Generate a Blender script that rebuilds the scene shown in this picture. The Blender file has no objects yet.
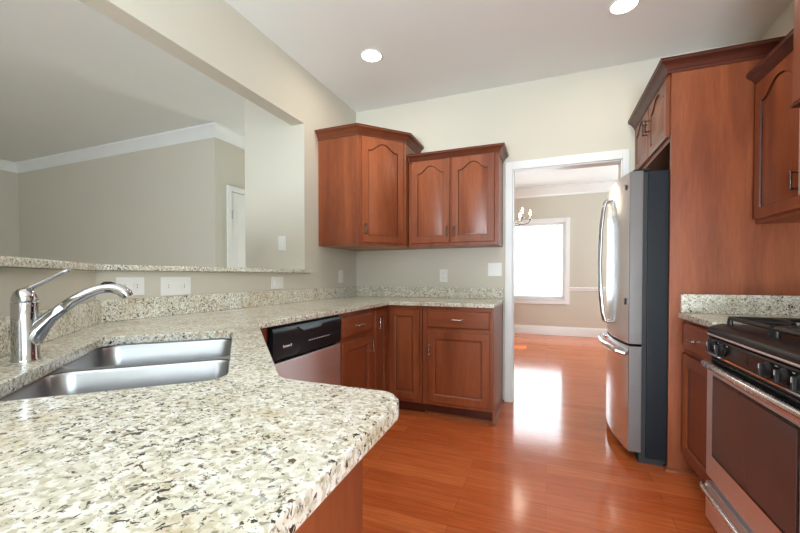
import bpy, bmesh, math, random
from mathutils import Vector, Matrix
random.seed(7)
S = bpy.context.scene
C = S.collection
R2 = math.sqrt(2)
PI = math.pi

# ------------------------------------------------------------------ camera
cam_d = bpy.data.cameras.new('camera')
cam = bpy.data.objects.new('camera', cam_d); C.objects.link(cam)
cam.location = (0, 0, 1.121)
cam.rotation_euler = (math.radians(90 - 0.878), 0, math.radians(21.575))
cam_d.sensor_width = 36; cam_d.lens = 372.5 * 36 / 800
cam_d.shift_y = (281.5 - 266.5) / 800
cam_d.clip_start = 0.02
S.camera = cam

# ------------------------------------------------------------------ light and exposure
S.view_settings.view_transform = 'Standard'; S.view_settings.look = 'None'
S.view_settings.gamma = 1; S.view_settings.exposure = 0.0
S.view_settings.use_curve_mapping = False
W = bpy.data.worlds.new('sky'); S.world = W; W.use_nodes = True
W.node_tree.nodes['Background'].inputs[0].default_value = (0.84, 0.94, 1.0, 1)
W.node_tree.nodes['Background'].inputs[1].default_value = 2.6
S.cycles.diffuse_bounces = 8; S.cycles.max_bounces = 14; S.cycles.caustics_reflective = False; S.cycles.caustics_refractive = False

def light(name, kind, loc, rot, energy, color=(1, 1, 1), **kw):
    d = bpy.data.lights.new(name, kind); d.energy = energy; d.color = color
    for k, v in kw.items(): setattr(d, k, v)
    o = bpy.data.objects.new(name, d); C.objects.link(o); o.location = loc
    o.rotation_euler = [math.radians(a) for a in rot]
    return o
def win_light(name, loc, rot, sx, sy, energy, color):
    return light(name, 'AREA', loc, rot, energy, color, shape='RECTANGLE', size=sx, size_y=sy)
light('sun', 'SUN', (-6, 6, 6), (0, -45.6, 0), 7.0, (1, .92, .66), angle=.009)
# area lamps outside the windows; breakfast and dining side ones are added fill
win_light('fill_breakfast', (-.15, -3.36, 1.30), (90, 0, 0), 1.7, 2.2, 45, (.78, .92, 1))  # added fill behind the camera, lights the kitchen through an unseen window
win_light('fill_breakfast_ceiling', (-.15, -3.75, .35), (128, 0, 0), 1.7, 1.2, 570, (.80, .93, 1))  # added fill, tilted up from low down to brighten the ceiling
win_light('fill_breakfast_side', (1.54, -1.25, 1.50), (0, 90, 0), 1.4, 1.5, 75, (.78, .92, 1))  # added fill through an unseen right-hand window, for more kitchen light
win_light('daylight_dining', (-0.222, 7.78, 1.405), (-90, 0, 0), 1.05, 1.44, 25, (.82, .95, 1))
win_light('daylight_hall', (-2.95, 5.36, 1.35), (-90, 0, 0), 0.7, 1.6, 24, (1, .95, .88))
win_light('fill_dining_side', (2.60, 6.7, 1.45), (0, 90, 0), 1.4, 1.4, 62, (.82, .95, 1))  # added fill for the dining room, kept out of view

# ------------------------------------------------------------------ node helpers
def new_mat(name):
    m = bpy.data.materials.new(name); m.use_nodes = True
    nt = m.node_tree; b = nt.nodes['Principled BSDF']
    return m, nt, b
def N(nt, t, **kw):
    n = nt.nodes.new(t)
    for k, v in kw.items():
        if k.startswith('i_'): n.inputs[k[2:].replace('_', ' ')].default_value = v
        else: setattr(n, k, v)
    return n
def coords(nt, scale=(1, 1, 1), rot=(0, 0, 0)):
    t = N(nt, 'ShaderNodeTexCoord'); m = N(nt, 'ShaderNodeMapping')
    m.inputs['Scale'].default_value = scale; m.inputs['Rotation'].default_value = rot
    nt.links.new(t.outputs['Object'], m.inputs['Vector']); return m.outputs[0]
def ramp(nt, fac, stops, interp='LINEAR'):
    r = N(nt, 'ShaderNodeValToRGB'); r.color_ramp.interpolation = interp
    e = r.color_ramp.elements
    while len(e) < len(stops): e.new(0.5)
    for i, (p, c) in enumerate(stops):
        e[i].position = p; e[i].color = (*c, 1) if len(c) == 3 else c
    nt.links.new(fac, r.inputs[0]); return r.outputs[0]
def mix(nt, fac, a, b, mode='MIX'):
    m = N(nt, 'ShaderNodeMix', data_type='RGBA', blend_type=mode)
    for sock, v in ((m.inputs[0], fac), (m.inputs[6], a), (m.inputs[7], b)):
        if hasattr(v, 'is_linked') or hasattr(v, 'links'): nt.links.new(v, sock)
        else: sock.default_value = v if isinstance(v, (int, float)) else (*v, 1)
    return m.outputs[2]
def noise(nt, vec, scale, detail=3, rough=.55, dist=0):
    n = N(nt, 'ShaderNodeTexNoise'); nt.links.new(vec, n.inputs['Vector'])
    n.inputs['Scale'].default_value = scale; n.inputs['Detail'].default_value = detail
    n.inputs['Roughness'].default_value = rough; n.inputs['Distortion'].default_value = dist
    return n.outputs['Fac']
def bump(nt, b, h, strength, dist=.002):
    n = N(nt, 'ShaderNodeBump'); n.inputs['Strength'].default_value = strength
    n.inputs['Distance'].default_value = dist
    nt.links.new(h, n.inputs['Height']); nt.links.new(n.outputs[0], b.inputs['Normal'])
def plain(name, col, rough=.5, metal=0, spec=.5, var=.04, vscale=3, coat=0):
    m, nt, b = new_mat(name)
    f = noise(nt, coords(nt), vscale, 2)
    lo = tuple(c * (1 - var) for c in col); hi = tuple(min(1, c * (1 + var)) for c in col)
    nt.links.new(ramp(nt, f, [(.3, lo), (.7, hi)]), b.inputs['Base Color'])
    b.inputs['Roughness'].default_value = rough; b.inputs['Metallic'].default_value = metal
    b.inputs['Specular IOR Level'].default_value = spec; b.inputs['Coat Weight'].default_value = coat
    b.inputs['Coat Roughness'].default_value = .08
    return m
def paint(name, col, rough=.75):
    m, nt, b = new_mat(name); v = coords(nt)
    f = noise(nt, v, 1.5, 2)
    nt.links.new(ramp(nt, f, [(.3, tuple(c * .98 for c in col)), (.7, col)]), b.inputs['Base Color'])
    b.inputs['Roughness'].default_value = rough; b.inputs['Specular IOR Level'].default_value = .3
    bump(nt, b, noise(nt, v, 180, 2), .06, .001); return m
def wood(name, axis, c0=(.180, .043, .016), c1=(.330, .092, .032), rough=.36):
    m, nt, b = new_mat(name)
    sc = [9, 9, 9]; sc[axis] = .9
    oi = N(nt, 'ShaderNodeObjectInfo')
    v = coords(nt, tuple(sc))
    add = N(nt, 'ShaderNodeVectorMath', operation='ADD'); mul = N(nt, 'ShaderNodeVectorMath', operation='SCALE')
    nt.links.new(oi.outputs['Location'], mul.inputs[0]); mul.inputs['Scale'].default_value = 3.1
    nt.links.new(v, add.inputs[0]); nt.links.new(mul.outputs[0], add.inputs[1])
    big = noise(nt, add.outputs[0], .9, 3, .5, .6)
    fine = noise(nt, add.outputs[0], 9, 4, .65, .3)
    col = ramp(nt, big, [(.28, c0), (.72, c1)])
    col = mix(nt, .5, col, ramp(nt, fine, [(.3, (.62, .62, .62)), (.7, (1.12, 1.1, 1.08))]), 'MULTIPLY')
    nt.links.new(col, b.inputs['Base Color'])
    b.inputs['Roughness'].default_value = rough; b.inputs['Coat Weight'].default_value = .05; b.inputs['Specular IOR Level'].default_value = .4
    b.inputs['Coat Roughness'].default_value = .25
    bump(nt, b, fine, .04, .001); return m
def granite(name):
    m, nt, b = new_mat(name); v = coords(nt)
    warp = N(nt, 'ShaderNodeTexNoise'); nt.links.new(v, warp.inputs['Vector'])
    warp.inputs['Scale'].default_value = 60; warp.inputs['Detail'].default_value = 3
    sc = N(nt, 'ShaderNodeVectorMath', operation='SCALE'); nt.links.new(warp.outputs['Color'], sc.inputs[0]); sc.inputs['Scale'].default_value = .016
    ad = N(nt, 'ShaderNodeVectorMath', operation='ADD'); nt.links.new(v, ad.inputs[0]); nt.links.new(sc.outputs[0], ad.inputs[1])
    w = ad.outputs[0]
    vo = N(nt, 'ShaderNodeTexVoronoi', feature='SMOOTH_F1'); nt.links.new(w, vo.inputs['Vector']); vo.inputs['Scale'].default_value = 135
    vo.inputs['Smoothness'].default_value = .35
    sep = N(nt, 'ShaderNodeSeparateColor'); nt.links.new(vo.outputs['Color'], sep.inputs[0])
    col = ramp(nt, sep.outputs[0], [(.1, (.53, .50, .385)), (.4, (.69, .67, .56)), (.7, (.78, .77, .69)), (.95, (.86, .86, .81))])
    gold = ramp(nt, noise(nt, v, 9, 4, .65), [(.52, (0, 0, 0)), (.72, (.75, .75, .75))])
    col = mix(nt, gold, col, (.50, .38, .19))
    g = ramp(nt, noise(nt, w, 135, 3, .6), [(.585, (0, 0, 0)), (.635, (.8, .8, .8))])
    col = mix(nt, g, col, (.19, .175, .13))
    d2 = ramp(nt, noise(nt, w, 98, 4, .62, .3), [(.61, (0, 0, 0)), (.635, (.97, .97, .97))])
    col = mix(nt, d2, col, (.10, .060, .032))
    off = N(nt, 'ShaderNodeVectorMath', operation='ADD'); nt.links.new(v, off.inputs[0]); off.inputs[1].default_value = (3.7, 1.3, 2.1)
    kk = mix(nt, 1.0, ramp(nt, noise(nt, off.outputs[0], 105, 3, .6, .8), [(.585, (0, 0, 0)), (.605, (1, 1, 1))]), ramp(nt, noise(nt, v, 14, 2), [(.45, (.1, .1, .1)), (.56, (1, 1, 1))]), 'MULTIPLY')
    col = mix(nt, kk, col, (.04, .035, .032))
    nt.links.new(col, b.inputs['Base Color'])
    b.inputs['Roughness'].default_value = .16; b.inputs['Specular IOR Level'].default_value = .5
    return m
def planks(name):
    m, nt, b = new_mat(name); v = coords(nt)
    br = N(nt, 'ShaderNodeTexBrick'); nt.links.new(v, br.inputs['Vector'])
    br.offset = .43; br.inputs['Scale'].default_value = 1
    br.inputs['Brick Width'].default_value = .95; br.inputs['Row Height'].default_value = .108
    br.inputs['Mortar Size'].default_value = .0008; br.inputs['Mortar Smooth'].default_value = .3
    br.inputs['Color1'].default_value = (.58, .130, .036, 1); br.inputs['Color2'].default_value = (.71, .188, .056, 1)
    br.inputs['Mortar'].default_value = (.20, .045, .012, 1)
    gv = coords(nt, (1.2, 16, 16))
    g = noise(nt, gv, 3.5, 5, .62, .5)
    col = mix(nt, .8, br.outputs['Color'], ramp(nt, g, [(.3, (.68, .62, .58)), (.7, (1.12, 1.1, 1.08))]), 'MULTIPLY')
    nt.links.new(col, b.inputs['Base Color'])
    b.inputs['Roughness'].default_value = .13; b.inputs['Specular IOR Level'].default_value = .5
    mm = N(nt, 'ShaderNodeMath', operation='MULTIPLY_ADD'); nt.links.new(br.outputs['Fac'], mm.inputs[0]); mm.inputs[1].default_value = -.6
    nt.links.new(noise(nt, coords(nt, (1.5, 9, 1)), 2.2, 2), mm.inputs[2])
    bump(nt, b, mm.outputs[0], .10, .003); return m
def brushed(name, col=(.60, .60, .60), rough=.24, axis=2, amp=.03):
    m, nt, b = new_mat(name); sc = [220, 220, 220]; sc[axis] = 2
    f = noise(nt, coords(nt, tuple(sc)), 1, 2)
    nt.links.new(ramp(nt, f, [(.3, tuple(c * (1 - amp) for c in col)), (.7, tuple(min(1, c * (1 + amp)) for c in col))]), b.inputs['Base Color'])
    rr = ramp(nt, f, [(.3, (rough * .93,) * 3), (.7, (rough * 1.07,) * 3)]); nt.links.new(rr, b.inputs['Roughness'])
    b.inputs['Metallic'].default_value = 1; return m
def emit(name, col, strength):
    m, nt, b = new_mat(name); b.inputs['Base Color'].default_value = (*col, 1)
    b.inputs['Emission Color'].default_value = (*col, 1); b.inputs['Emission Strength'].default_value = strength
    return m
def clear_glass(name):
    m = bpy.data.materials.new(name); m.use_nodes = True; nt = m.node_tree; nt.nodes.clear()
    o = N(nt, 'ShaderNodeOutputMaterial'); mx = N(nt, 'ShaderNodeMixShader'); t = N(nt, 'ShaderNodeBsdfTransparent'); g = N(nt, 'ShaderNodeBsdfGlossy')
    g.inputs['Roughness'].default_value = .02
    lw = N(nt, 'ShaderNodeLayerWeight'); lw.inputs['Blend'].default_value = .5
    pw = N(nt, 'ShaderNodeMath', operation='POWER'); nt.links.new(lw.outputs['Facing'], pw.inputs[0]); pw.inputs[1].default_value = 5
    fr = N(nt, 'ShaderNodeMath', operation='MULTIPLY_ADD'); nt.links.new(pw.outputs[0], fr.inputs[0]); fr.inputs[1].default_value = .9; fr.inputs[2].default_value = .04
    nt.links.new(fr.outputs[0], mx.inputs[0]); nt.links.new(t.outputs[0], mx.inputs[1]); nt.links.new(g.outputs[0], mx.inputs[2])
    nt.links.new(mx.outputs[0], o.inputs[0]); return m

M = dict(
    carpet=plain('bounce_carpet', (.40, .275, .165), .95, var=.12, vscale=260, spec=.1),  # tint chosen for the light it bounces up, unseen itself
    wall=paint('wall_paint_greige', (.605, .580, .497)), ceil=paint('ceiling_paint', (.80, .835, .815)),
    trim=plain('white_trim_paint', (.78, .80, .79), .35, var=.02), floor=planks('oak_floor'),
    wv=wood('cherry_upright', 2), wx=wood('cherry_along', 0), wy=wood('cherry_across', 1),
    dooredge=plain('dark_reflection_edge', (.155, .140, .135), .42, .3, var=.05, spec=.3),  # fridge door sides: darker steel reflection put into the colour
    groove=plain('brown_groove', (.075, .020, .010), .45), nickel=plain('satin_nickel_pull', (.58, .55, .52), .25, 1, var=.08, vscale=60),  # dark brown colour on the groove faces of the cabinet doors
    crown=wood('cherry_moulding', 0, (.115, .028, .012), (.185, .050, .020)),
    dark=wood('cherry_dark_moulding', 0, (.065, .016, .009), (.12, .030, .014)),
    granite=granite('speckled_granite'), chrome=plain('chrome', (.58, .59, .61), .05, 1, var=.02),
    steel=brushed('stainless_upright', (.80, .83, .87)), steelh=brushed('stainless_across', (.84, .82, .85), .38, axis=1), bowl=plain('sink_steel', (.42, .43, .45), .30, 1, var=.02),
    pewter=plain('pewter_pull', (.15, .11, .09), .30, 1, var=.15, vscale=60),
    black=plain('black_gloss', (.010, .011, .014), .24, var=.1, spec=.2), blackm=plain('black_satin', (.012, .012, .013), .36, var=.15, spec=.25),
    iron=plain('cast_iron', (.014, .0135, .0135), .38, var=.2, vscale=40), slate=plain('slate_side', (.008, .010, .014), .42, var=.1, spec=.2),
    gasket=plain('gasket', (.010, .010, .012), .6), ovenglass=plain('oven_glass', (.085, .045, .042), .16, var=.1, spec=.35),
    plate=plain('white_plastic', (.78, .78, .76), .35, var=.02), slot=plain('socket_slot', (.05, .05, .05), .5),
    mark=plain('printed_mark', (.62, .62, .62), .5), glass=clear_glass('window_glass'),
    lens=emit('lamp_lens', (1, .96, .88), 14), bulb=emit('candle_bulb', (1, .90, .70), 14),
    candle=plain('candle_sleeve', (.75, .72, .64), .5), silver=brushed('silver_badge', (.86, .86, .88), .26),
    kick=plain('kick_black', (.015, .012, .011), .6), inside=wood('cabinet_underside', 0, (.30, .16, .08), (.40, .22, .12), .5),
    chan=plain('chandelier_nickel', (.32, .31, .30), .25, 1),
)

# ------------------------------------------------------------------ mesh helpers
class MB:
    def __init__(s): s.bm = bmesh.new()
    def poly(s, pts):
        return s.bm.faces.new([s.bm.verts.new(p) for p in pts])
    def box(s, x0, x1, y0, y1, z0, z1):
        v = [s.bm.verts.new(p) for p in ((x0, y0, z0), (x1, y0, z0), (x1, y1, z0), (x0, y1, z0), (x0, y0, z1), (x1, y0, z1), (x1, y1, z1), (x0, y1, z1))]
        for q in ((3, 2, 1, 0), (4, 5, 6, 7), (0, 1, 5, 4), (1, 2, 6, 5), (2, 3, 7, 6), (3, 0, 4, 7)): s.bm.faces.new([v[i] for i in q])
        return s
    def fbox(s, fr, a0, a1, z0, z1, b0, b1):
        v = [s.bm.verts.new(fr(*p)) for p in ((a0, z0, b0), (a1, z0, b0), (a1, z0, b1), (a0, z0, b1), (a0, z1, b0), (a1, z1, b0), (a1, z1, b1), (a0, z1, b1))]
        for q in ((3, 2, 1, 0), (4, 5, 6, 7), (0, 1, 5, 4), (1, 2, 6, 5), (2, 3, 7, 6), (3, 0, 4, 7)): s.bm.faces.new([v[i] for i in q])
        return s
    def prism(s, pts, z0, z1):
        n = len(pts)
        a = [s.bm.verts.new((p[0], p[1], z0)) for p in pts]; b = [s.bm.verts.new((p[0], p[1], z1)) for p in pts]
        s.bm.faces.new(a[::-1]); s.bm.faces.new(b)
        for i in range(n): s.bm.faces.new((a[i], a[(i + 1) % n], b[(i + 1) % n], b[i]))
        return s
    def loft(s, loops, cap0=False, cap1=False, closed=True, dark=()):
        L = [[s.bm.verts.new(p) for p in lp] for lp in loops]; n = len(L[0])
        for k, (A, B) in enumerate(zip(L, L[1:])):
            for i in range(n if closed else n - 1):
                f = s.bm.faces.new((A[i], A[(i + 1) % n], B[(i + 1) % n], B[i]))
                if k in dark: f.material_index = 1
        if cap0: s.bm.faces.new(L[0][::-1])
        if cap1: s.bm.faces.new(L[-1])
        return s
    def tube(s, pts, rad, n=12, caps=True, flat=1.0):
        P = [Vector(p) for p in pts]; rad = rad if hasattr(rad, '__len__') else [rad] * len(P)
        t0 = (P[1] - P[0]).normalized(); up = Vector((0, 0, 1)) if abs(t0.z) < .9 else Vector((1, 0, 0))
        loops = []
        for i, p in enumerate(P):
            t = (P[min(i + 1, len(P) - 1)] - P[max(i - 1, 0)]).normalized()
            a = t.cross(up).normalized(); b = a.cross(t); up = b
            loops.append([p + (a * math.cos(q) + b * math.sin(q) * flat) * rad[i] for q in [2 * PI * k / n for k in range(n)]])
        return s.loft(loops, caps, caps)
    def lathe(s, prof, c=(0, 0, 0), axis=(0, 0, 1), n=20, cap=True):
        ax = Vector(axis).normalized(); u = Vector((1, 0, 0)) if abs(ax.x) < .9 else Vector((0, 1, 0))
        a = ax.cross(u).normalized(); b = ax.cross(a); c = Vector(c)
        loops = [[c + ax * h + (a * math.cos(q) + b * math.sin(q)) * max(r, 1e-4) for q in [2 * PI * k / n for k in range(n)]] for r, h in prof]
        return s.loft(loops, cap, cap)
    def sphere(s, c, r, n=12):
        k = 7; return s.lathe([(r * math.sin(PI * i / k), -r * math.cos(PI * i / k)) for i in range(k + 1)], c, n=n)
    def sweep(s, path, prof, closed=False):
        """profile (out, z) swept along a plan path; out is to the right of travel"""
        P = [Vector((p[0], p[1])) for p in path]; n = len(P); loops = []
        for i in range(n):
            d0 = (P[i] - P[i - 1]).normalized() if (i > 0 or closed) else None
            d1 = (P[(i + 1) % n] - P[i]).normalized() if (i < n - 1 or closed) else None
            d0 = d0 or d1; d1 = d1 or d0
            n0 = Vector((d0.y, -d0.x)); n1 = Vector((d1.y, -d1.x)); m = (n0 + n1)
            m = m / max(.2, m.dot(n0)) if m.length > 1e-6 else n0
            loops.append([(P[i].x + m.x * o, P[i].y + m.y * o, z) for o, z in prof])
        if closed: loops.append(loops[0])
        return s.loft(loops, not closed, not closed)
    def slab(s, outer, holes, z0, z1):
        edges = []
        for lp in [outer] + holes:
            v = [s.bm.verts.new((p[0], p[1], z1)) for p in lp]
            edges += [s.bm.edges.new((v[i], v[(i + 1) % len(v)])) for i in range(len(v))]
        r = bmesh.ops.triangle_fill(s.bm, edges=edges, use_beauty=True, normal=(0, 0, 1))
        fs = [g for g in r['geom'] if isinstance(g, bmesh.types.BMFace)]
        e = bmesh.ops.extrude_face_region(s.bm, geom=fs)
        bmesh.ops.translate(s.bm, verts=[g for g in e['geom'] if isinstance(g, bmesh.types.BMVert)], vec=(0, 0, z0 - z1))
        return s
    def build(s, name, mat, parent=None, bevel=0, segs=2, smooth=40, bev_ang=30):
        bm = s.bm; bmesh.ops.remove_doubles(bm, verts=bm.verts, dist=1e-5)
        bmesh.ops.recalc_face_normals(bm, faces=bm.faces)
        if bevel:
            es = [e for e in bm.edges if len(e.link_faces) == 2 and e.calc_face_angle(0) > math.radians(bev_ang)]
            bmesh.ops.bevel(bm, geom=es, offset=bevel, segments=segs, affect='EDGES', clamp_overlap=True, profile=.5)
        off = Vector((0, 0, 0)); q = parent
        while q: off += q.location; q = q.parent
        bmesh.ops.translate(bm, verts=bm.verts, vec=-off)
        for f in bm.faces: f.smooth = True
        for e in bm.edges:
            if len(e.link_faces) != 2 or e.calc_face_angle(0) > math.radians(smooth): e.smooth = False
        me = bpy.data.meshes.new(name); bm.to_mesh(me); bm.free()
        o = bpy.data.objects.new(name, me); C.objects.link(o)
        if mat: me.materials.append(mat)
        if parent: o.parent = parent
        if bevel:
            wn = o.modifiers.new('weighted_normal', 'WEIGHTED_NORMAL'); wn.keep_sharp = True
        return o
def frame(o, u, n):
    o = Vector(o); u = Vector(u).normalized(); n = Vector(n).normalized(); z = Vector((0, 0, 1))
    f = lambda a, h, b=0.0: tuple(o + u * a + z * h + n * b)
    f.u, f.n, f.o = u, n, o
    return f
def thing(name, label, cat, loc, group=None):
    o = bpy.data.objects.new(name, None); C.objects.link(o); o.location = loc; o.empty_display_size = .05
    o['label'] = label; o['category'] = cat
    if group: o['group'] = group
    return o
def struct(name, mb, mat, **kw):
    o = mb.build(name, mat, **kw); o['kind'] = 'structure'; return o
def tag(o, label, cat, group=None):
    o['label'] = label; o['category'] = cat
    if group: o['group'] = group
    return o

# ------------------------------------------------------------------ room shell
XL, XR, YB, ZC, YR = -1.84, 1.385, 3.425, 2.80, -3.2
XW, YD, YH = -7.4, 7.61, 3.12
PLAN = [(XW - .12, YR - .12), (2.55, YR - .12), (2.55, YD + .12), (-2.46, YD + .12), (-2.46, 5.32), (-3.57, 5.32), (-3.57, YH + .12), (XW - .12, YH + .12)]
struct('floor', MB().prism(PLAN, -.1, 0), M['floor'])
LIV = [(XW, YR), (XL - .12, YR), (XL - .12, .97), (XL - .13, 2.53), (-2.47, 2.53), (-2.47, 5.2), (-3.45, 5.2), (-3.45, YH), (XW, YH)]
struct('floor_living_bounce', MB().prism(LIV, .0005, .012), M['carpet'])  # unseen carpet, added to make the bounced light less pink
struct('ceiling', MB().prism(PLAN, ZC, ZC + .1), M['ceil'])
def wall_with_holes(name, axis, pos, th, a0, a1, holes, mat=None):
    """axis 'x': wall runs along x at y in [pos,pos+th]; holes (a0,a1,z0,z1)"""
    mb = MB()
    def b(p, q, z0, z1):
        if q - p < 1e-4 or z1 - z0 < 1e-4: return
        if axis == 'x': mb.box(p, q, pos, pos + th, z0, z1)
        else: mb.box(pos, pos + th, p, q, z0, z1)
    cur = a0
    for h in sorted(holes):
        b(cur, h[0], 0, ZC); b(h[0], h[1], 0, h[2]); b(h[0], h[1], h[3], ZC); cur = h[1]
    b(cur, a1, 0, ZC)
    return struct(name, mb, mat or M['wall'])
wall_with_holes('wall_back', 'x', YB, .12, -2.34, 2.55, [(-.288, .552, 0, 2.05)])
wall_with_holes('wall_right', 'y', XR, .12, YR, YB, [(-2.0, -.5, .8, 2.2)])
wall_with_holes('wall_rear', 'x', YR - .12, .12, XW, XR + .12, [(-1.0, .7, .2, 2.4), (-5.2, -4.3, 1.0, 2.1)])
wall_with_holes('wall_living_left', 'y', XW - .12, .12, YR - .12, YH + .12, [])
wall_with_holes('wall_living_back', 'x', YH, .12, XW, -3.45, [])
wall_with_holes('wall_hall_left', 'y', -3.57, .12, YH + .12, 5.2, [(3.335, 4.17, 0, 2.11)])
wall_with_holes('wall_hall_end', 'x', 5.2, .12, -3.57, -2.34, [(-3.3, -2.6, .55, 2.15)])
wall_with_holes('wall_dining_left', 'y', -2.46, .12, 2.66, YD + .12, [(5.93, 6.33, .68, 2.13)])
wall_with_holes('wall_dining_far', 'x', YD, .12, -2.34, 2.55, [(-.75, .305, .685, 2.125)])
wall_with_holes('wall_dining_right', 'y', 2.43, .12, YB + .12, YD, [(6.0, 7.4, .65, 2.25)])
struct('wall_left', MB().box(XL - .12, XL, 2.54, YB, 0, ZC).box(-2.46, XL - .12, 2.54, 2.66, 0, ZC).box(XL - .12, XL, YR, 2.54, 2.355, ZC), M['wall'])
LT = 1.143
struct('wall_half', MB().prism([(XL, 2.54), (XL, 1.027), (-.713, -.10), (-.883, -.10), (XL - .12, .977), (XL - .12, 2.54)], 0, LT), M['wall'])

# window glazing, sashes and casings
def window(n, fr, w, z0, z1, rail=True, casing=.08, stool=True):
    mb = MB(); s = .045
    mb.fbox(fr, 0, s, z0, z1, -.09, -.04).fbox(fr, w - s, w, z0, z1, -.09, -.04).fbox(fr, s, w - s, z0, z0 + .05, -.09, -.04).fbox(fr, s, w - s, z1 - s, z1, -.09, -.04)
    o = struct('window_%d' % n, mb, M['trim'], bevel=.003)
    g = MB().fbox(fr, s, w - s, z0 + .05, z1 - s, -.068, -.062).build('pane', M['glass'], o)
    c = MB(); k = casing
    c.fbox(fr, -k, 0, z0 - k - .02, z1 + k, 0, .018).fbox(fr, w, w + k, z0 - k - .02, z1 + k, 0, .018).fbox(fr, 0, w, z1, z1 + k, 0, .018).fbox(fr, 0, w, z0 - k - .02, z0 - .022, 0, .018)
    c.fbox(fr, 0, w, z0 - .022, z0, -.10, .03)
    c.build('casing', M['trim'], o, bevel=.002)
    return o
window(1, frame((-.75, YD, 0), (1, 0, 0), (0, -1, 0)), 1.055, .685, 2.125)
window(2, frame((-2.34, 5.93, 0), (0, 1, 0), (1, 0, 0)), .40, .68, 2.13)
window(3, frame((-1.0, YR, 0), (1, 0, 0), (0, 1, 0)), 1.7, .2, 2.4)  # unseen window, added to let fill light into the kitchen
window(7, frame((XR, -2.0, 0), (0, 1, 0), (-1, 0, 0)), 1.5, .8, 2.2)  # unseen window, added for extra light from the right
window(4, frame((-5.2, YR, 0), (1, 0, 0), (0, 1, 0)), .9, 1.0, 2.1)
window(5, frame((-3.3, 5.2, 0), (1, 0, 0), (0, -1, 0)), .7, .55, 2.15)
window(6, frame((2.43, 6.0, 0), (0, 1, 0), (-1, 0, 0)), 1.4, .65, 2.25)  # unseen window, added for the dining side fill lamp

# doorway casing to the dining room, both faces, with jamb lining
tr = MB()
for yy, s in ((YB, -1), (YB + .12, 1)):
    for x0, x1, z0, z1 in ((-.348, -.288, 0, 2.12), (.552, .596, 0, 2.12), (-.288, .552, 2.05, 2.12)):
        tr.box(x0, x1, min(yy, yy + s * .018), max(yy, yy + s * .018), z0, z1)
tr.box(-.288, -.278, YB, YB + .12, 0, 2.05).box(.542, .552, YB, YB + .12, 0, 2.05).box(-.278, .542, YB, YB + .12, 2.04, 2.05)
struct('trim_1', tr, M['trim'], bevel=.003)
# crown mouldings
CR = [(0, 0), (0, -.13), (.012, -.13), (.016, -.105), (.045, -.075), (.075, -.03), (.092, -.02), (.092, 0)]
def crown(name, path, h=1.0, w=1.0):
    struct(name, MB().sweep(path, [(o * h * w, ZC + z * h) for o, z in CR]), M['trim'], smooth=25)
crown('trim_2', [(-3.45, 5.2), (-3.45, YH), (XW, YH), (XW, YR)][::-1], 1.05, .6)
crown('trim_3', [(-2.34, YB + .12), (-2.34, YD), (2.43, YD), (2.43, YB + .12)], 1.35)
crown('trim_4', [(-2.46, 2.54), (-2.46, 5.2)][::-1])
BP = [(0, 0), (.016, 0), (.016, .125), (.010, .15), (.004, .165), (0, .165)]
def base(name, path): struct(name, MB().sweep(path, BP), M['trim'], smooth=25)
base('baseboard_dining', [(-2.34, YB + .12), (-2.34, YD), (2.43, YD), (2.43, YB + .12)])
base('baseboard_living', [(XW, YR), (XW, YH), (-3.45, YH), (-3.45, 3.26)])
RP = [(0, .84), (.012, .845), (.012, .87), (.024, .885), (.024, .905), (0, .91)]
struct('trim_5', MB().sweep([(.386, YD), (2.43, YD), (2.43, YB + .12)], RP), M['trim'], smooth=25)
struct('trim_6', MB().sweep([(-2.34, 6.45), (-2.34, YD), (-.831, YD)], RP), M['trim'], smooth=25)

# white hall door in the living room
fd = frame((-3.45, 3.335, 0), (0, 1, 0), (1, 0, 0))
dr = MB().fbox(fd, .004, .831, .006, 2.105, -.045, -.008)
for a0, a1 in ((.11, .385), (.45, .725)):
    for z0, z1 in ((.22, .86), (1.0, 1.62), (1.74, 1.98)):
        dr.fbox(fd, a0, a1, z0, z1, -.010, -.003)
d1 = struct('door_1', dr, M['trim'], bevel=.004)
hg = [MB().fbox(fd, -.004, .022, z, z + .10, -.009, .006).build('hinge', M['pewter'], d1) for z in (.3, 1.0, 1.79)]
MB().lathe([(.028, 0), (.028, .008), (.011, .012), (.011, .04), (.026, .05), (.03, .062), (.022, .074), (0, .076)], fd(.765, .95, -.008), (1, 0, 0)).build('door_knob', M['pewter'], d1)
dc = MB().fbox(fd, -.06, 0, 0, 2.17, 0, .02).fbox(fd, .835, .895, 0, 2.17, 0, .02).fbox(fd, 0, .835, 2.11, 2.17, 0, .02)
struct('trim_7', dc, M['trim'], bevel=.004)

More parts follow.
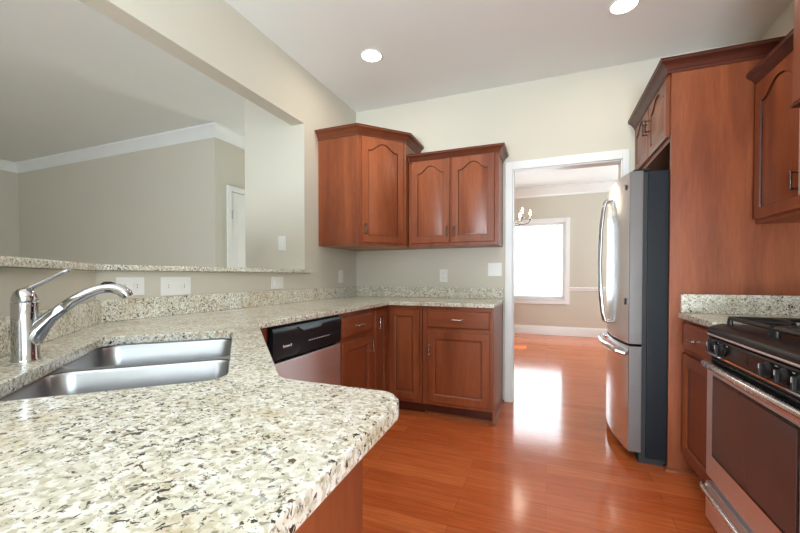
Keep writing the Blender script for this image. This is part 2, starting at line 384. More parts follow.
# ------------------------------------------------------------------ cabinetry helpers
def pull(fr, a, z, b, vertical, parent, L=.088):
    low = z < 1.0
    mb = MB(); d = Vector((0, 0, 1)) if vertical else fr.u
    c = Vector(fr(a, z, b)); n = fr.n
    for s in (-1, 1):
        p = c + d * (s * L * .40)
        mb.lathe([(.0075, 0), (.0075, .003), (.0042, .006), (.0042, .022), (.0062, .027), (.003, .031)], p, n, 10)
    mb.lathe([(.002, -L / 2), (.0052, -L * .46), (.0040, -L * .40), (.0055, -L * .32), (.0042, -L * .24), (.0062, -L * .1), (.0068, 0), (.0062, L * .1), (.0042, L * .24), (.0055, L * .32), (.0040, L * .40), (.0052, L * .46), (.002, L / 2)], c + n * .025, d, 10)
    return mb.build('handle', M['nickel' if low else 'pewter'], parent)
def door_mesh(fr, a0, a1, z0, z1, t=.02, b=0, style='flat', rail=.055):
    """a framed panel door with an arched or square sunk centre"""
    K = 13
    def inner(o):
        l, r, bt = a0 + rail + o, a1 - rail - o, z0 + rail + o
        pts = [(l, bt), (r, bt)]
        if style == 'arch':
            w = r - l; sp = z1 - rail * 1.95 - o; rise = min(.06, w * .28)
            for i in range(K + 1):
                q = i / K; x = r - w * q
                e = min(1, max(0, (.5 - abs(q - .5)) / .5))           # 0 at the shoulder, 1 at the crown
                y = sp + rise * (.5 - .5 * math.cos(PI * min(1, max(0, (e - .12) / .80))))
                pts.append((x, y))
        else:
            tp = z1 - rail - o; pts += [(r - (r - l) * i / K, tp) for i in range(K + 1)]
        return pts
    def outer(o):
        l, r, bt, tp = a0 + o, a1 - o, z0 + o, z1 - o
        return [(l, bt), (r, bt)] + [(r - (r - l) * i / K, tp) for i in range(K + 1)]
    mb = MB(); F = lambda pts, d: [fr(x, z, b + d) for x, z in pts]
    loops = [F(outer(0), 0), F(outer(0), t - .004), F(outer(.004), t), F(inner(0), t), F(inner(.002), t - .009)]
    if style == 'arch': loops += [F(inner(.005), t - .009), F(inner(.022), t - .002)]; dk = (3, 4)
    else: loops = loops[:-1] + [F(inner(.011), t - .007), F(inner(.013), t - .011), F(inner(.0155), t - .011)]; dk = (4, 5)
    mb.loft(loops, True, True, dark=dk); return mb
def cab_door(fr, a0, a1, z0, z1, parent, style='flat', hinge='l', b=0, handle=None, mat='wv', rail=.055, name='door'):
    d = door_mesh(fr, a0, a1, z0, z1, b=b, style=style, rail=rail).build(name, M[mat], parent, smooth=25); d.data.materials.append(M['groove'])
    if handle: pull(fr, handle[0], handle[1], b + .02, True, d)
    return d
def cab_drawer(fr, a0, a1, z0, z1, parent, mat='wx', b=0):
    mb = MB()
    F = lambda o, d: [fr(a0 + o, z0 + o, b + d), fr(a1 - o, z0 + o, b + d), fr(a1 - o, z1 - o, b + d), fr(a0 + o, z1 - o, b + d)]
    mb.loft([F(0, 0), F(0, .013), F(.006, .016), F(.010, .020)], True, True)
    d = mb.build('drawer', M[mat], parent, smooth=25)
    pull(fr, (a0 + a1) / 2, (z0 + z1) / 2, b + .02, False, d); return d
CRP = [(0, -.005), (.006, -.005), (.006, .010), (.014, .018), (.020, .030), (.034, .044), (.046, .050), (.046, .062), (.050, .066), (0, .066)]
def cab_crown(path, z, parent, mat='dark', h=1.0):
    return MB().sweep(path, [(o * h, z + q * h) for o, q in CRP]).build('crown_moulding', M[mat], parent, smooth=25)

# ------------------------------------------------------------------ left worktop with its backsplash
def arc(c, r, a0, a1, n=6):
    return [(c[0] + r * math.cos(math.radians(a0 + (a1 - a0) * i / n)), c[1] + r * math.sin(math.radians(a0 + (a1 - a0) * i / n))) for i in range(n + 1)]
def dw(d, w):                               # diagonal corner coordinates: d away from the user, w along the sink
    return ((w - d) / R2, (-w - d) / R2)
def rrect(d0, d1, w0, w1, r, n=6):
    pts = []
    for cd, cw, a in ((d1 - r, w1 - r, 0), (d0 + r, w1 - r, 90), (d0 + r, w0 + r, 180), (d1 - r, w0 + r, 270)):
        pts += [(cd + r * math.cos(math.radians(a + 90 * i / n)), cw + r * math.sin(math.radians(a + 90 * i / n))) for i in range(n + 1)]
    return pts
outer = [(XL + .002, YB - .002), (-.36, YB - .002), (-.36, 2.775), (-1.185, 2.775), (-1.19, 2.77), (-1.19, 1.31), (-1.182, 1.291),
         (-.535, .644), (-.512, .622), (-.485, .613), (-.268, .613), (-.252, .605), (-.231, .580), (-.226, .562), (-.197, -.10), (-.715, -.10), (XL + .002, 1.025)]
hole = [dw(*p) for p in rrect(.022, .420, -1.555, -.825, .055)]
wt = thing('worktop', 'speckled cream granite worktop running from the sink peninsula to the back wall', 'countertop', (-1.2, 1.2, .884))
MB().slab(outer, [hole], .884, .914).build('slab', M['granite'], wt, bevel=.004, bev_ang=60)
sp = MB()
sp.box(XL + .002, XL + .022, 1.036, YB - .002, .9145, 1.014)
sp.build('backsplash', M['granite'], wt, bevel=.002)
sp = MB(); sp.box(XL + .022, -.362, YB - .022, YB - .002, .9145, 1.014); sp.build('backsplash', M['granite'], wt, bevel=.002)
sp = MB(); sp.prism([(XL + .003, 1.029), (XL + .023, 1.036), (-.689, -.098), (-.717, -.098)], .9145, 1.014)
sp.build('backsplash', M['granite'], wt, bevel=.002)

# raised bar top on the half wall
bar = MB().prism([(-1.805, 2.575), (-1.838, 2.575), (-1.838, 2.538), (-2.20, 2.538), (-2.20, .87), (-1.23, -.10), (-.664, -.10), (-1.805, 1.041)], LT + .001, 1.172)
bo = bar.build('bar_top', M['granite'], None, bevel=.006); tag(bo, 'granite raised bar ledge capping the half wall below the wide opening', 'countertop')

# undermount double sink
sk = thing('sink', 'stainless steel double-bowl undermount sink cut into the corner worktop', 'sink', (*dw(.22, -1.19), .70))
def sink_bowl(w0, w1):
    mb = MB(); L = []
    for o, z, r in ((0, .880, .05), (.004, .872, .048), (.008, .80, .05), (.012, .745, .05), (.022, .722, .05), (.045, .712, .045)):
        L.append([(*dw(*p), z) for p in rrect(.022 - .006 + o, .420 + .006 - o, w0 + o, w1 - o, r)])
    lo = [[(x, y, z - .0022) for x, y, z in q] for q in L]
    mb.loft(L, False, True); return mb.build('bowl', M['bowl'], sk, smooth=50)
for w0, w1 in ((-1.561, -1.200), (-1.180, -.819)):
    bw = sink_bowl(w0, w1)
    c = dw(.23, (w0 + w1) / 2)
    MB().lathe([(.0, 0), (.042, 0), (.044, .002), (.040, .004), (.034, .0015), (.0, .0015)], (*c, .7125), n=20).build('drain', M['chrome'], bw)
rim = MB()
ow = [(*dw(*p), .8835) for p in rrect(-.005, .447, -1.585, -.795, .07)]
rim.slab([p[:2] for p in ow], [[dw(*p) for p in rrect(.016, .426, w0, w1, .05)] for w0, w1 in ((-1.561, -1.200), (-1.180, -.819))], .8815, .8835)
rim.build('flange', M['bowl'], sk)

# faucet
fx, fy = -1.187, .509
fa = thing('faucet', 'chrome single-lever pull-out kitchen faucet standing behind the sink', 'faucet', (fx, fy, .914))
def fs(s, z, side=0): return (fx + (s + side) / R2, fy + (s - side) / R2, z)
MB().lathe([(.0285, .9142), (.0285, .918), (.0265, .921), (.0262, 1.050), (.0268, 1.0555), (.0250, 1.057)], (fx, fy, 0), n=28).build('body', M['chrome'], fa, smooth=35)
lv = MB().lathe([(.0245, 1.0575), (.0255, 1.061), (.0250, 1.068), (.021, 1.080), (.014, 1.088), (.005, 1.0915), (.0, 1.092)], (fx, fy, 0), n=28).build('lever', M['chrome'], fa, smooth=50)
MB().tube([fs(.000, 1.086), fs(.016, 1.094), (fs(.034, 1.105)), fs(.055, 1.118), fs(.072, 1.1285), fs(.084, 1.135), fs(.088, 1.137)], [.013, .013, .0105, .0092, .0098, .0100, .005], 12, flat=.5).build('lever_arm', M['chrome'], lv, smooth=50)
sp_pts = [(.006, .955, .0200), (.018, .978, .0225), (.032, 1.000, .0195), (.050, 1.020, .0155), (.074, 1.041, .0138), (.075, 1.042, .0130), (.076, 1.0427, .0136), (.098, 1.061, .0134), (.124, 1.077, .0130), (.146, 1.086, .0126), (.165, 1.0895, .0122)]
spout = MB().tube([fs(s, z) for s, z, r in sp_pts], [r for s, z, r in sp_pts], 18).build('spout', M['chrome'], fa, smooth=50)
hd_pts = [(.160, 1.0892, .0126), (.172, 1.0893, .0132), (.186, 1.086, .0142), (.196, 1.080, .0148), (.205, 1.072, .0150), (.209, 1.065, .0128)]
hd = MB().tube([fs(s, z) for s, z, r in hd_pts], [r for s, z, r in hd_pts], 18).build('spray_head', M['chrome'], fa, smooth=50)
MB().tube([fs(.150, 1.0985), fs(.158, 1.1035), fs(.172, 1.1035), fs(.182, 1.0995)], [.004, .0065, .0065, .004], 10, flat=.4).build('spray_button', M['blackm'], hd)

# ------------------------------------------------------------------ base cabinets on the left and back
FX = -1.215                                   # door faces of the left run
fl = frame((FX - .02, 0, 0), (0, 1, 0), (1, 0, 0))   # a = y
# dishwasher
dwm = thing('dishwasher', 'dishwasher with black control strip and stainless door under the worktop', 'dishwasher', (-1.5, 1.72, 0))
MB().box(-1.80, FX - .03, 1.412, 2.048, .10, .878).build('tub', M['blackm'], dwm)
cp = MB(); pr = [(0, .70), (.010, .70), (.026, .715), (.030, .84), (.022, .868), (0, .870)]
cp.loft([[fl(1.415, z, o) for o, z in pr], [fl(2.045, z, o) for o, z in pr]], True, True)
cpo = cp.build('control_panel', M['black'], dwm, bevel=.002)
MB().loft([[fl(1.60, .852, .027), fl(1.84, .852, .027), fl(1.80, .826, .031), (fl(1.64, .826, .031))], [fl(1.60, .858, .033), fl(1.84, .858, .033), fl(1.80, .832, .038), fl(1.64, .832, .038)]], True, True).build('handle', M['black'], cpo, bevel=.002)
tx = MB()
for i, (w_, h_) in enumerate(((.007, .013), (.008, .009), (.008, .009), (.010, .009), (.008, .009), (.006, .009), (.008, .013))):
    tx.fbox(fl, 1.488 + i * .0098, 1.488 + i * .0098 + w_, .766, .766 + h_, .0285, .0294)
tx.build('badge', M['mark'], cpo)
mk = MB()
for i in range(9): mk.fbox(fl, 1.70 + i * .024, 1.716 + i * .024, .768, .772, .0285, .0292)
mk.build('printed_legend', M['mark'], cpo)
for i in range(4):
    MB().lathe([(.006, 0), (.006, .002), (.004, .003)], fl(1.925 + i * .026, .775, .028), (1, 0, 0), 10).build('button', M['blackm'], cpo)
MB().fbox(fl, 1.415, 2.045, .14, .695, 0, .022).build('door_panel', M['steelh'], dwm, bevel=.004)
MB().box(-1.8, FX - .07, 1.415, 2.045, .0, .10).build('kick_plate', M['kick'], dwm)

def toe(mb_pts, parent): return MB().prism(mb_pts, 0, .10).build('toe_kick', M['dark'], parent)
# drawer base beside the dishwasher
c1 = thing('base_cabinet', 'cherry base cabinet with drawer over door, between dishwasher and inside corner', 'cabinet', (-1.5, 2.3, 0))
MB().box(XL + .005, FX - .02, 2.055, 2.55, .10, .882).build('carcass', M['wv'], c1, bevel=.002)
toe([(XL + .005, 2.055), (-1.30, 2.055), (-1.30, 2.55), (XL + .005, 2.55)], c1)
cab_drawer(fl, 2.072, 2.505, .715, .845, c1, 'wy')
cab_door(fl, 2.072, 2.505, .13, .685, c1, handle=(2.478, .60))
# inside corner unit with two folding doors
c2 = thing('corner_base_cabinet', 'cherry corner base cabinet with two narrow doors meeting in the inside corner', 'cabinet', (-1.4, 3.0, 0))
MB().prism([(XL + .005, YB - .005), (-.925, YB - .005), (-.925, 2.82), (FX - .02, 2.82), (FX - .02, 2.555), (XL + .005, 2.555)], .10, .882).build('carcass', M['wv'], c2, bevel=.002)
toe([(XL + .005, YB - .005), (-.925, YB - .005), (-.925, 2.90), (-1.30, 2.90), (-1.30, 2.555), (XL + .005, 2.555)], c2)
cab_door(fl, 2.572, 2.790, .13, .852, c2, handle=(2.600, .755), rail=.05)
fb = frame((0, 2.82, 0), (1, 0, 0), (0, -1, 0))      # a = x
cab_door(fb, -1.205, -.945, .13, .852, c2, rail=.05)
# end unit beside the doorway
c3 = thing('end_base_cabinet', 'cherry base cabinet with drawer over door, at the end beside the doorway', 'cabinet', (-.64, 3.1, 0))
MB().box(-.92, -.375, 2.82, YB - .005, .10, .882).build('carcass', M['wv'], c3, bevel=.002)
MB().box(-.375, -.366, 2.815, YB - .004, .0, .882).build('end_panel', M['wv'], c3, bevel=.001)
toe([(-.92, 2.90), (-.376, 2.90), (-.376, YB - .005), (-.92, YB - .005)], c3)
MB().sweep([(-.92, 2.899), (-.376, 2.899)], [(0, 0), (.014, 0), (.012, .010), (0, .016)]).build('shoe_moulding', M['wx'], c3)
MB().sweep([(-.366, 2.83), (-.366, YB - .005)], [(0, 0), (.014, 0), (.012, .010), (0, .016)]).build('shoe_moulding', M['wy'], c3)
cab_drawer(fb, -.878, -.392, .715, .852, c3)
cab_door(fb, -.878, -.392, .13, .688, c3, handle=(-.858, .54))
# sink corner unit and peninsula unit
c4 = thing('sink_base_cabinet', 'cherry diagonal sink base cabinet below the corner sink', 'cabinet', (-1.15, .75, 0))
MB().prism([(XL + .01, 1.40), (FX - .02, 1.40), (FX - .02, 1.255), (-.555, .575), (-.555, -.08), (-.728, -.08), (XL + .01, 1.032)], .10, .66).build('carcass', M['wv'], c4)
MB().box(FX - .040, FX - .018, 1.262, 1.404, .10, .882).build('filler', M['wv'], c4)
fdg = frame((FX - .02, 1.275, 0), (1, -1, 0), (1, 1, 0))
MB().fbox(fdg, 0, .96, .66, .882, -.03, -.012).build('apron', M['wx'], c4)
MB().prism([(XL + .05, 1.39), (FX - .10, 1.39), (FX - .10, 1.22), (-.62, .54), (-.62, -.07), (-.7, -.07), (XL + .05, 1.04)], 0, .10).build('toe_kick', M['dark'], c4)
cab_door(fdg, .06, .47, .13, .85, c4, b=-.012, handle=(.44, .74)); cab_door(fdg, .49, .90, .13, .85, c4, b=-.012, handle=(.52, .74))
c5 = thing('peninsula_cabinet', 'cherry peninsula end cabinet under the worktop tip nearest the camera', 'cabinet', (-.4, .2, 0))
MB().box(-.55, -.262, -.09, .48, .10, .882).build('carcass', M['wv'], c5)
MB().box(-.262, -.250, -.095, .484, 0, .882).build('end_panel', M['wv'], c5, bevel=.001)
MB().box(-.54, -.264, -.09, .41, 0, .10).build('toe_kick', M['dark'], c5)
fp = frame((0, .481, 0), (-1, 0, 0), (0, 1, 0))
cab_drawer(fp, .256, .53, .715, .85, c5); cab_door(fp, .256, .53, .13, .688, c5, handle=(.29, .6))

# ------------------------------------------------------------------ wall cabinets on the left and back
u1 = thing('corner_wall_cabinet', 'tall cherry corner wall cabinet with one arched door set diagonally', 'cabinet', (-1.6, 3.1, 1.375))
A, B = Vector((-1.458, 2.735, 0)), Vector((-1.155, 3.065, 0))
P1 = [(XL + .002, YB - .002), (-1.155, YB - .002), (B.x, B.y), (A.x, A.y), (XL + .002, 2.735)]
MB().prism(P1, 1.377, 2.29).build('carcass', M['wv'], u1, bevel=.002)
MB().prism([(XL + .02, YB - .02), (-1.175, YB - .02), (B.x - .02, B.y + .01), (A.x - .01, A.y + .02), (XL + .02, 2.755)], 1.374, 1.3772).build('underside', M['inside'], u1)
fu = frame(A, B - A, Vector(((B - A).y, -(B - A).x, 0))); LD = (B - A).length
cab_door(fu, .032, LD - .034, 1.400, 2.275, u1, 'arch', handle=(.060, 1.51))
cab_crown([(XL + .002, 2.735), (A.x, A.y), (B.x, B.y), (B.x, YB - .002)], 2.285, u1, 'crown', 1.05)
u2 = thing('double_wall_cabinet', 'shorter cherry wall cabinet with a pair of arched doors left of the doorway', 'cabinet', (-.76, 3.28, 1.375))
MB().box(-1.150, -.370, 3.125, YB - .002, 1.377, 2.135).build('carcass', M['wv'], u2, bevel=.002)
fu2 = frame((0, 3.125, 0), (1, 0, 0), (0, -1, 0))
cab_door(fu2, -1.118, -.775, 1.405, 2.120, u2, 'arch', handle=(-.797, 1.50))
cab_door(fu2, -.757, -.402, 1.405, 2.120, u2, 'arch', handle=(-.735, 1.50))
cab_crown([(-1.148, 3.125), (-.370, 3.125), (-.370, YB - .002)], 2.120, u2, 'crown', .95)

# ------------------------------------------------------------------ fridge bay
XP = .648
u3 = thing('refrigerator_surround', 'cherry cabinet over the refrigerator with its tall side panel', 'cabinet', (1.0, 2.95, 0))
MB().box(XP, XR - .002, 2.540, 2.560, 0, 2.30).build('side_panel', M['wv'], u3, bevel=.002)
MB().box(.652, XR - .002, 2.562, YB - .002, 1.895, 2.30).build('carcass', M['wv'], u3)
fr3 = frame((.652, 0, 0), (0, 1, 0), (-1, 0, 0))
cab_door(fr3, 2.578, 2.982, 1.925, 2.285, u3, 'arch', handle=(2.955, 2.125), rail=.05)
cab_door(fr3, 2.998, 3.402, 1.925, 2.285, u3, 'arch', handle=(3.025, 2.125), rail=.05)
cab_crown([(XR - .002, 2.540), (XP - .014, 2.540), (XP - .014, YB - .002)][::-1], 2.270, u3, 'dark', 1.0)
MB().sweep([(XR - .3, 2.539), (XP - .001, 2.539), (XP - .001, 2.562)][::-1], [(0, 0), (.014, 0), (.012, .012), (0, .02)]).build('shoe_moulding', M['wx'], u3)

fg = thing('refrigerator', 'stainless french-door refrigerator with dark sides in the cherry surround', 'refrigerator', (.9, 2.99, 0))
Y0, Y1, YM = 2.575, 3.405, 2.99
MB().box(.548, 1.34, Y0 + .004, Y1 - .004, .035, 1.735).build('cabinet_body', M['slate'], fg, bevel=.004)
MB().box(.524, .550, Y0 + .012, Y1 - .012, .06, 1.735).build('gasket', M['gasket'], fg)
def fx_front(y): q = (y - YM) / (Y1 - YM); return .408 + .048 * q * q
def bowed(y0, y1, z0, z1, name, parent):
    o = bowed_mesh(y0, y1, z0, z1, name, parent); o.data.materials.append(M['dooredge'])
    for q in o.data.polygons:
        if abs(q.normal.y) > .9 or abs(q.normal.z) > .9: q.material_index = 1
    return o
def bowed_mesh(y0, y1, z0, z1, name, parent):
    n = 12; f = [(fx_front(y0 + (y1 - y0) * i / n), y0 + (y1 - y0) * i / n) for i in range(n + 1)]
    return MB().prism([(.525, y0)] + f + [(.525, y1)], z0, z1).build(name, M['steel'], parent, bevel=.005, bev_ang=40)
dA = bowed(Y0, YM - .003, .712, 1.742, 'door', fg); dB = bowed(YM + .003, Y1, .712, 1.742, 'door', fg)
dF = bowed(Y0, Y1, .065, .700, 'freezer_drawer', fg)
for dd, y in ((dA, YM - .035), (dB, YM + .035)):
    x = fx_front(y)
    zs = [(.80, .002), (.805, .030), (.86, .042), (1.0, .056), (1.22, .062), (1.44, .056), (1.58, .042), (1.64, .030), (1.645, .002)]
    MB().tube([(x - o, y, z) for z, o in zs], [.011, .012, .010, .010, .010, .010, .010, .012, .011], 10).build('handle', M['chrome'], dd)
zf = .655
ys = [Y0 + .07 + (Y1 - Y0 - .14) * i / 10 for i in range(11)]
MB().tube([(fx_front(ys[0]) + .004, ys[0], zf - .012)] + [(fx_front(y) - .034 - .008 * math.sin(PI * i / 10), y, zf) for i, y in enumerate(ys)] + [(fx_front(ys[-1]) + .004, ys[-1], zf - .012)], .017, 12).build('handle', M['chrome'], dF)
MB().box(.475, .56, Y0 + .02, Y0 + .10, 1.742, 1.756).build('hinge_cover', M['slate'], fg, bevel=.006)
MB().box(.475, .56, Y1 - .10, Y1 - .02, 1.742, 1.756).build('hinge_cover', M['slate'], fg, bevel=.006)
ft = MB().box(.515, 1.30, Y0 + .02, Y1 - .02, .0, .06).build('base_grille', M['gasket'], fg)
bx = fx_front(Y0 + .06)
MB().lathe([(.016, 0), (.016, .003), (.012, .004)], (bx - .001, Y0 + .06, 1.66), (-1, 0, 0), 18).build('round_badge', M['pewter'], dA)
MB().box(bx - .003, bx + .002, Y0 + .045, Y0 + .062, .945, .985).build('latch_badge', M['slate'], dA)

# ------------------------------------------------------------------ right-hand run
wr = thing('worktop', 'short speckled granite worktop between the tall cherry panel and the range', 'countertop', (1.0, 2.3, .884))
MB().box(.690, XR - .002, 2.068, 2.538, .884, .914).build('slab', M['granite'], wr, bevel=.004)
MB().box(.700, XR - .022, 2.518, 2.538, .9145, 1.018).build('backsplash', M['granite'], wr, bevel=.002)
MB().box(XR - .022, XR - .002, 2.068, 2.538, .9145, 1.018).build('backsplash', M['granite'], wr, bevel=.002)
c6 = thing('narrow_base_cabinet', 'narrow cherry base cabinet with drawer over door, left of the range', 'cabinet', (1.0, 2.3, 0))
MB().box(.722, XR - .004, 2.068, 2.530, .10, .882).build('carcass', M['wv'], c6)
toe([(.80, 2.068), (XR - .004, 2.068), (XR - .004, 2.536), (.80, 2.536)], c6)
fr6 = frame((.722, 0, 0), (0, 1, 0), (-1, 0, 0))
cab_drawer(fr6, 2.09, 2.500, .718, .862, c6, 'wy'); cab_door(fr6, 2.09, 2.500, .13, .690, c6)
u4 = thing('single_wall_cabinet', 'cherry wall cabinet with arched door beside the tall panel, right', 'cabinet', (1.2, 2.3, 1.39))
MB().box(1.027, XR - .002, 2.068, 2.538, 1.395, 2.140).build('carcass', M['wv'], u4, bevel=.002)
fr4 = frame((1.027, 0, 0), (0, 1, 0), (-1, 0, 0))
cab_door(fr4, 2.085, 2.515, 1.415, 2.122, u4, 'arch', handle=(2.140, 1.535))
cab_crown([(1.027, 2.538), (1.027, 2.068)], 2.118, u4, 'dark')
u5 = thing('range_wall_cabinet', 'cherry wall cabinet hung high above the microwave, right edge', 'cabinet', (1.2, 1.68, 1.85))
MB().box(.967, XR - .002, 1.300, 2.064, 1.835, 2.45).build('carcass', M['wv'], u5, bevel=.002)
MB().box(.944, XR - .002, 1.298, 2.066, 1.822, 1.834).build('bottom_rail', M['dark'], u5, bevel=.002)
fr5 = frame((.967, 0, 0), (0, 1, 0), (-1, 0, 0))
cab_door(fr5, 1.303, 1.678, 1.838, 2.435, u5, 'arch', handle=(1.645, 1.99)); cab_door(fr5, 1.686, 2.062, 1.838, 2.435, u5, 'arch', handle=(1.715, 1.99))
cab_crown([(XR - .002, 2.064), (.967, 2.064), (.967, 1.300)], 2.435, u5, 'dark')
mw = thing('microwave', 'stainless over-range microwave hung beneath the high wall cabinet', 'microwave', (1.2, 1.68, 1.45))
MB().box(.985, XR - .004, 1.304, 2.060, 1.450, 1.820).build('case', M['steel'], mw, bevel=.004)
mdo = MB().box(.968, .985, 1.50, 2.058, 1.455, 1.816).build('door', M['steelh'], mw, bevel=.004)
MB().box(.9655, .9685, 1.58, 2.0, 1.52, 1.79).build('window', M['ovenglass'], mdo)
MB().tube([(.968, 1.53, 1.50), (.93, 1.53, 1.52), (.93, 1.53, 1.79), (.968, 1.53, 1.81)], .009, 10).build('handle', M['chrome'], mdo)
MB().box(.970, .985, 1.306, 1.496, 1.455, 1.816).build('control_panel', M['black'], mw, bevel=.002)

# ------------------------------------------------------------------ gas range
RY0, RY1, RX = 1.300, 2.060, .690
rg = thing('gas_range', 'stainless freestanding gas range with black cooktop at the right edge', 'range', (1.0, 1.68, 0))
MB().box(RX + .005, XR - .02, RY0 + .004, RY1 - .004, .03, .852).build('body', M['steel'], rg)
ct = MB(); pr = [(.690, .856), (.672, .856), (.670, .880), (.677, .893), (.695, .902), (.72, .908), (1.33, .908), (1.33, .856)]
ct.loft([[(x, RY0, z) for x, z in pr], [(x, RY1, z) for x, z in pr]], True, True); cto = ct.build('cooktop', M['blackm'], rg, bevel=.003)
MB().tube([(.674, RY0 + .002, .862), (.674, RY1 - .002, .862)], .0055, 8).build('front_trim', M['steelh'], rg)
MB().box(1.332, XR - .02, RY0 + .01, RY1 - .01, .90, 1.00).build('back_guard', M['black'], rg, bevel=.006)
for bx_, by_ in ((.88, 1.50), (.88, 1.855), (1.13, 1.50), (1.13, 1.855)):
    MB().lathe([(.055, .9082), (.055, .914), (.047, .919), (.040, .919), (.038, .928), (.030, .931), (0, .931)], (bx_, by_, 0), n=20).build('burner', M['iron'], rg)
for y0, y1 in ((1.335, 1.665), (1.695, 2.015)):
    g = MB(); zt = .938; r = .009
    for x in (.735, 1.00, 1.26): g.tube([(x, y0, zt), (x, y1, zt)], r, 8)
    for y in (y0, y1): g.tube([(.735, y, zt), (1.26, y, zt)], r, 8)
    ym = (y0 + y1) / 2
    for bx_ in (.88, 1.13):
        for k in range(4):
            a = PI / 2 * k
            ex, ey = bx_ + math.cos(a) * .14, ym + math.sin(a) * (y1 - y0) / 2
            ex = min(max(ex, .735), 1.26)
            g.tube([(bx_ + math.cos(a) * .025, ym + math.sin(a) * .025, zt - .004), ((bx_ + ex) / 2, (ym + ey) / 2, zt + .002), (ex, ey, zt)], r, 8)
    for x in (.735, 1.00, 1.26):
        for y in (y0, y1): g.tube([(x, y, zt), (x, y, .9085)], [r, r * 1.3], 8)
    g.build('grate', M['iron'], rg, smooth=50)
# slanted control panel
cpn = MB(); pr = [(RX - .018, .778), (RX - .020, .846), (RX - .012, .853), (RX + .004, .853), (RX + .004, .778)]
cpn.loft([[(x, RY0 + .002, z) for x, z in pr], [(x, RY1 - .002, z) for x, z in pr]], True, True); cpo = cpn.build('control_panel', M['black'], rg, bevel=.002)
for y in (1.985, 1.905, 1.560, 1.470, 1.385):
    k = MB().lathe([(.027, 0), (.027, .005), (.023, .008), (.021, .014), (.017, .017), (0, .017)], (RX - .019, y, .815), (-1, 0, .03), 20).build('knob', M['blackm'], cpo)
    MB().box(RX - .046, RX - .028, y - .005, y + .005, .795, .835).build('grip', M['blackm'], k, bevel=.002)
    MB().box(RX - .0470, RX - .0458, y - .001, y + .001, .819, .834).build('pointer', M['mark'], k)
    MB().box(RX - .0200, RX - .0185, y - .048, y - .034, .836, .839).build('printed_mark', M['mark'], cpo)
MB().box(RX - .0200, RX - .0178, 1.70, 1.82, .800, .834).build('display', M['black'], cpo)
# vent strip between panel and door
vs = MB().box(RX - .006, RX + .004, RY0 + .004, RY1 - .004, .722, .778).build('vent_strip', M['blackm'], rg)
for z in (.734, .746, .758, .770):
    MB().box(RX - .012, RX - .004, RY0 + .03, RY1 - .03, z - .0025, z + .0025).build('louvre', M['black'], vs)
MB().box(RX - .020, RX - .004, RY0 + .004, RY1 - .004, .776, .782).build('chrome_lip', M['chrome'], rg)
od = MB().box(RX - .022, RX + .004, RY0 + .004, RY1 - .004, .232, .722).build('oven_door', M['steelh'], rg, bevel=.006)
MB().box(RX - .0245, RX - .0215, RY0 + .10, RY1 - .085, .352, .680).build('oven_window', M['ovenglass'], od, bevel=.001)
MB().box(RX - .0235, RX - .0213, RY0 + .088, RY1 - .073, .340, .692).build('window_border', M['black'], od, bevel=.001)
hn = [(RX - .016, RY1 - .006, .722), (RX - .030, RY1 - .008, .730), (RX - .036, RY1 - .03, .732), (RX - .038, (RY0 + RY1) / 2, .732), (RX - .036, RY0 + .03, .732), (RX - .030, RY0 + .008, .730), (RX - .016, RY0 + .006, .722)]
MB().tube(hn, [.013, .0155, .0155, .0155, .0155, .0155, .013], 14).build('handle', M['silver'], od, smooth=60)
dd = MB().box(RX - .022, RX + .004, RY0 + .004, RY1 - .004, .040, .205).build('warming_drawer', M['steelh'], rg, bevel=.006)
MB().tube([(RX - .016, RY1 - .010, .176), (RX - .034, RY1 - .012, .184), (RX - .042, RY1 - .05, .184), (RX - .044, (RY0 + RY1) / 2, .184), (RX - .042, RY0 + .05, .184), (RX - .034, RY0 + .012, .184), (RX - .016, RY0 + .010, .176)], .012, 12).build('handle', M['silver'], dd, smooth=60)
MB().box(RX + .03, XR - .03, RY0 + .01, RY1 - .01, 0, .03).build('plinth', M['kick'], rg)

# ------------------------------------------------------------------ outlets and switches
def wall_plate(name, label, cat, fr, a, z, w, h, holes, group=None):
    t = thing(name, label, cat, fr(a, z, .001), group)
    MB().fbox(fr, a - w / 2, a + w / 2, z - h / 2, z + h / 2, .0008, .006).build('cover_plate', M['plate'], t, bevel=.0015)
    for kind, da, dz in holes:
        if kind == 's':
            q = MB().lathe([(.016, 0), (.016, .0025)], fr(a + da, z + dz, .0055), fr.n, 14).build('socket', M['plate'], t)
            for e in (-.006, .006): MB().fbox(fr, a + da - .0012 + (e if h > w else 0), a + da + .0012 + (e if h > w else 0), z + dz - .004 + (e if h <= w else 0), z + dz + .004 + (e if h <= w else 0), .0075, .0083).build('slot', M['slot'], q)
        else:
            MB().fbox(fr, a + da - .008, a + da + .008, z + dz - .017, z + dz + .017, .0055, .0105).build('rocker', M['plate'], t, bevel=.001)
    return t
fw = frame((XL, 0, 0), (0, 1, 0), (1, 0, 0))
wall_plate('outlet', 'white outlet plate just behind the faucet spray head', 'outlet', fw, 1.172, 1.071, .128, .086, [('s', -.028, 0), ('s', .028, 0)])
wall_plate('outlet', 'widest white outlet plate under the bar ledge, mid wall', 'outlet', fw, 1.405, 1.066, .172, .096, [('s', -.045, 0), ('s', .045, 0)])
wall_plate('light_switch', 'white switch plate below the far end of the bar ledge', 'switch', fw, 2.205, 1.070, .130, .090, [('r', -.03, 0), ('r', .03, 0)])
wall_plate('outlet', 'slim white outlet plate near the kitchen corner, below the tall wall cabinet', 'outlet', fw, 3.106, 1.115, .075, .120, [('s', 0, .022), ('s', 0, -.022)])
fk = frame((0, YB, 0), (1, 0, 0), (0, -1, 0))
wall_plate('outlet', 'white outlet plate on the back wall under the double wall cabinet', 'outlet', fk, -.910, 1.122, .075, .118, [('s', 0, .022), ('s', 0, -.022)])
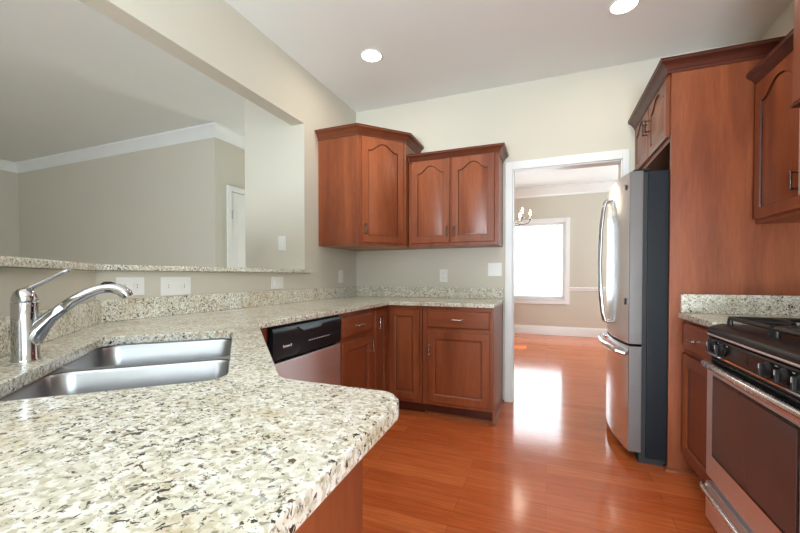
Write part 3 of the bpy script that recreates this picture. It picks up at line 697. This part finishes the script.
wall_plate('light_switch', 'white double switch plate on the back wall beside the doorway', 'switch', fk, -.438, 1.178, .120, .118, [('r', -.024, 0), ('r', .024, 0)])
fj = frame((0, 2.54, 0), (1, 0, 0), (0, -1, 0))
wall_plate('light_switch', 'white switch plate on the wall beyond the bar ledge', 'switch', fj, -2.064, 1.392, .075, .118, [('r', 0, 0)])

# ------------------------------------------------------------------ recessed lights
def can(x, y, label, watts):
    t = thing('recessed_light', label, 'ceiling light', (x, y, ZC - .001), 'recessed ceiling lights')
    MB().lathe([(.072, 0), (.084, 0), (.083, -.004), (.074, -.006), (.072, -.003), (.072, 0)], (x, y, ZC - .001), n=28, cap=False).build('trim_ring', M['trim'], t, smooth=60)
    MB().lathe([(0, -.003), (.073, -.003), (.073, -.0015), (0, -.0015)], (x, y, ZC - .001), n=28).build('lens', M['lens'], t)
    light('recessed_lamp', 'AREA', (x, y, ZC - .012), (0, 0, 0), watts, (1, .86, .68), shape='DISK', size=.15)
can(-1.256, 2.585, 'round lit recessed ceiling light left, over the worktop run', 5)
can(.432, 2.680, 'round lit recessed ceiling light in front of the refrigerator', 5)

# ------------------------------------------------------------------ dining chandelier
cx, cy = -.47, 5.5
ch = thing('chandelier', 'nickel candle-style chandelier hanging in the dining room doorway view', 'chandelier', (cx, cy, 1.80))
MB().lathe([(0, 1.80), (.012, 1.805), (.020, 1.825), (.010, 1.845), (.030, 1.875), (.036, 1.90), (.014, 1.94), (.012, 2.08), (.024, 2.10), (.008, 2.14), (.006, 2.20)], (cx, cy, 0), n=18).build('stem', M['chan'], ch, smooth=60)
MB().tube([(cx, cy, 2.19), (cx, cy, ZC - .03)], .005, 8).build('chain', M['chan'], ch)
MB().lathe([(.06, ZC - .001), (.058, ZC - .02), (.015, ZC - .04), (.006, ZC - .045)], (cx, cy, 0), n=18).build('canopy', M['chan'], ch)
for k in range(6):
    a = math.radians(8 + 60 * k); e = Vector((math.cos(a), math.sin(a), 0)); c = Vector((cx, cy, 0)); zz = Vector((0, 0, 1))
    arm = MB().tube([c + e * .02 + zz * 1.90, c + e * .08 + zz * 1.855, c + e * .16 + zz * 1.84, c + e * .225 + zz * 1.865, c + e * .245 + zz * 1.905], .0065, 8).build('arm', M['chan'], ch)
    p = c + e * .245
    MB().lathe([(.008, 1.90), (.028, 1.908), (.030, 1.914), (.010, 1.916)], p, n=12).build('drip_cup', M['chan'], arm)
    MB().lathe([(.011, 1.916), (.011, 1.965)], p, n=10).build('candle_sleeve', M['candle'], arm)
    MB().lathe([(.007, 1.965), (.015, 1.985), (.016, 2.0), (.010, 2.022), (.002, 2.045)], p, n=12).build('bulb', M['bulb'], arm)
light('chandelier_lamp', 'POINT', (cx, cy, 2.12), (0, 0, 0), 12, (1, .85, .66), shadow_soft_size=.2)
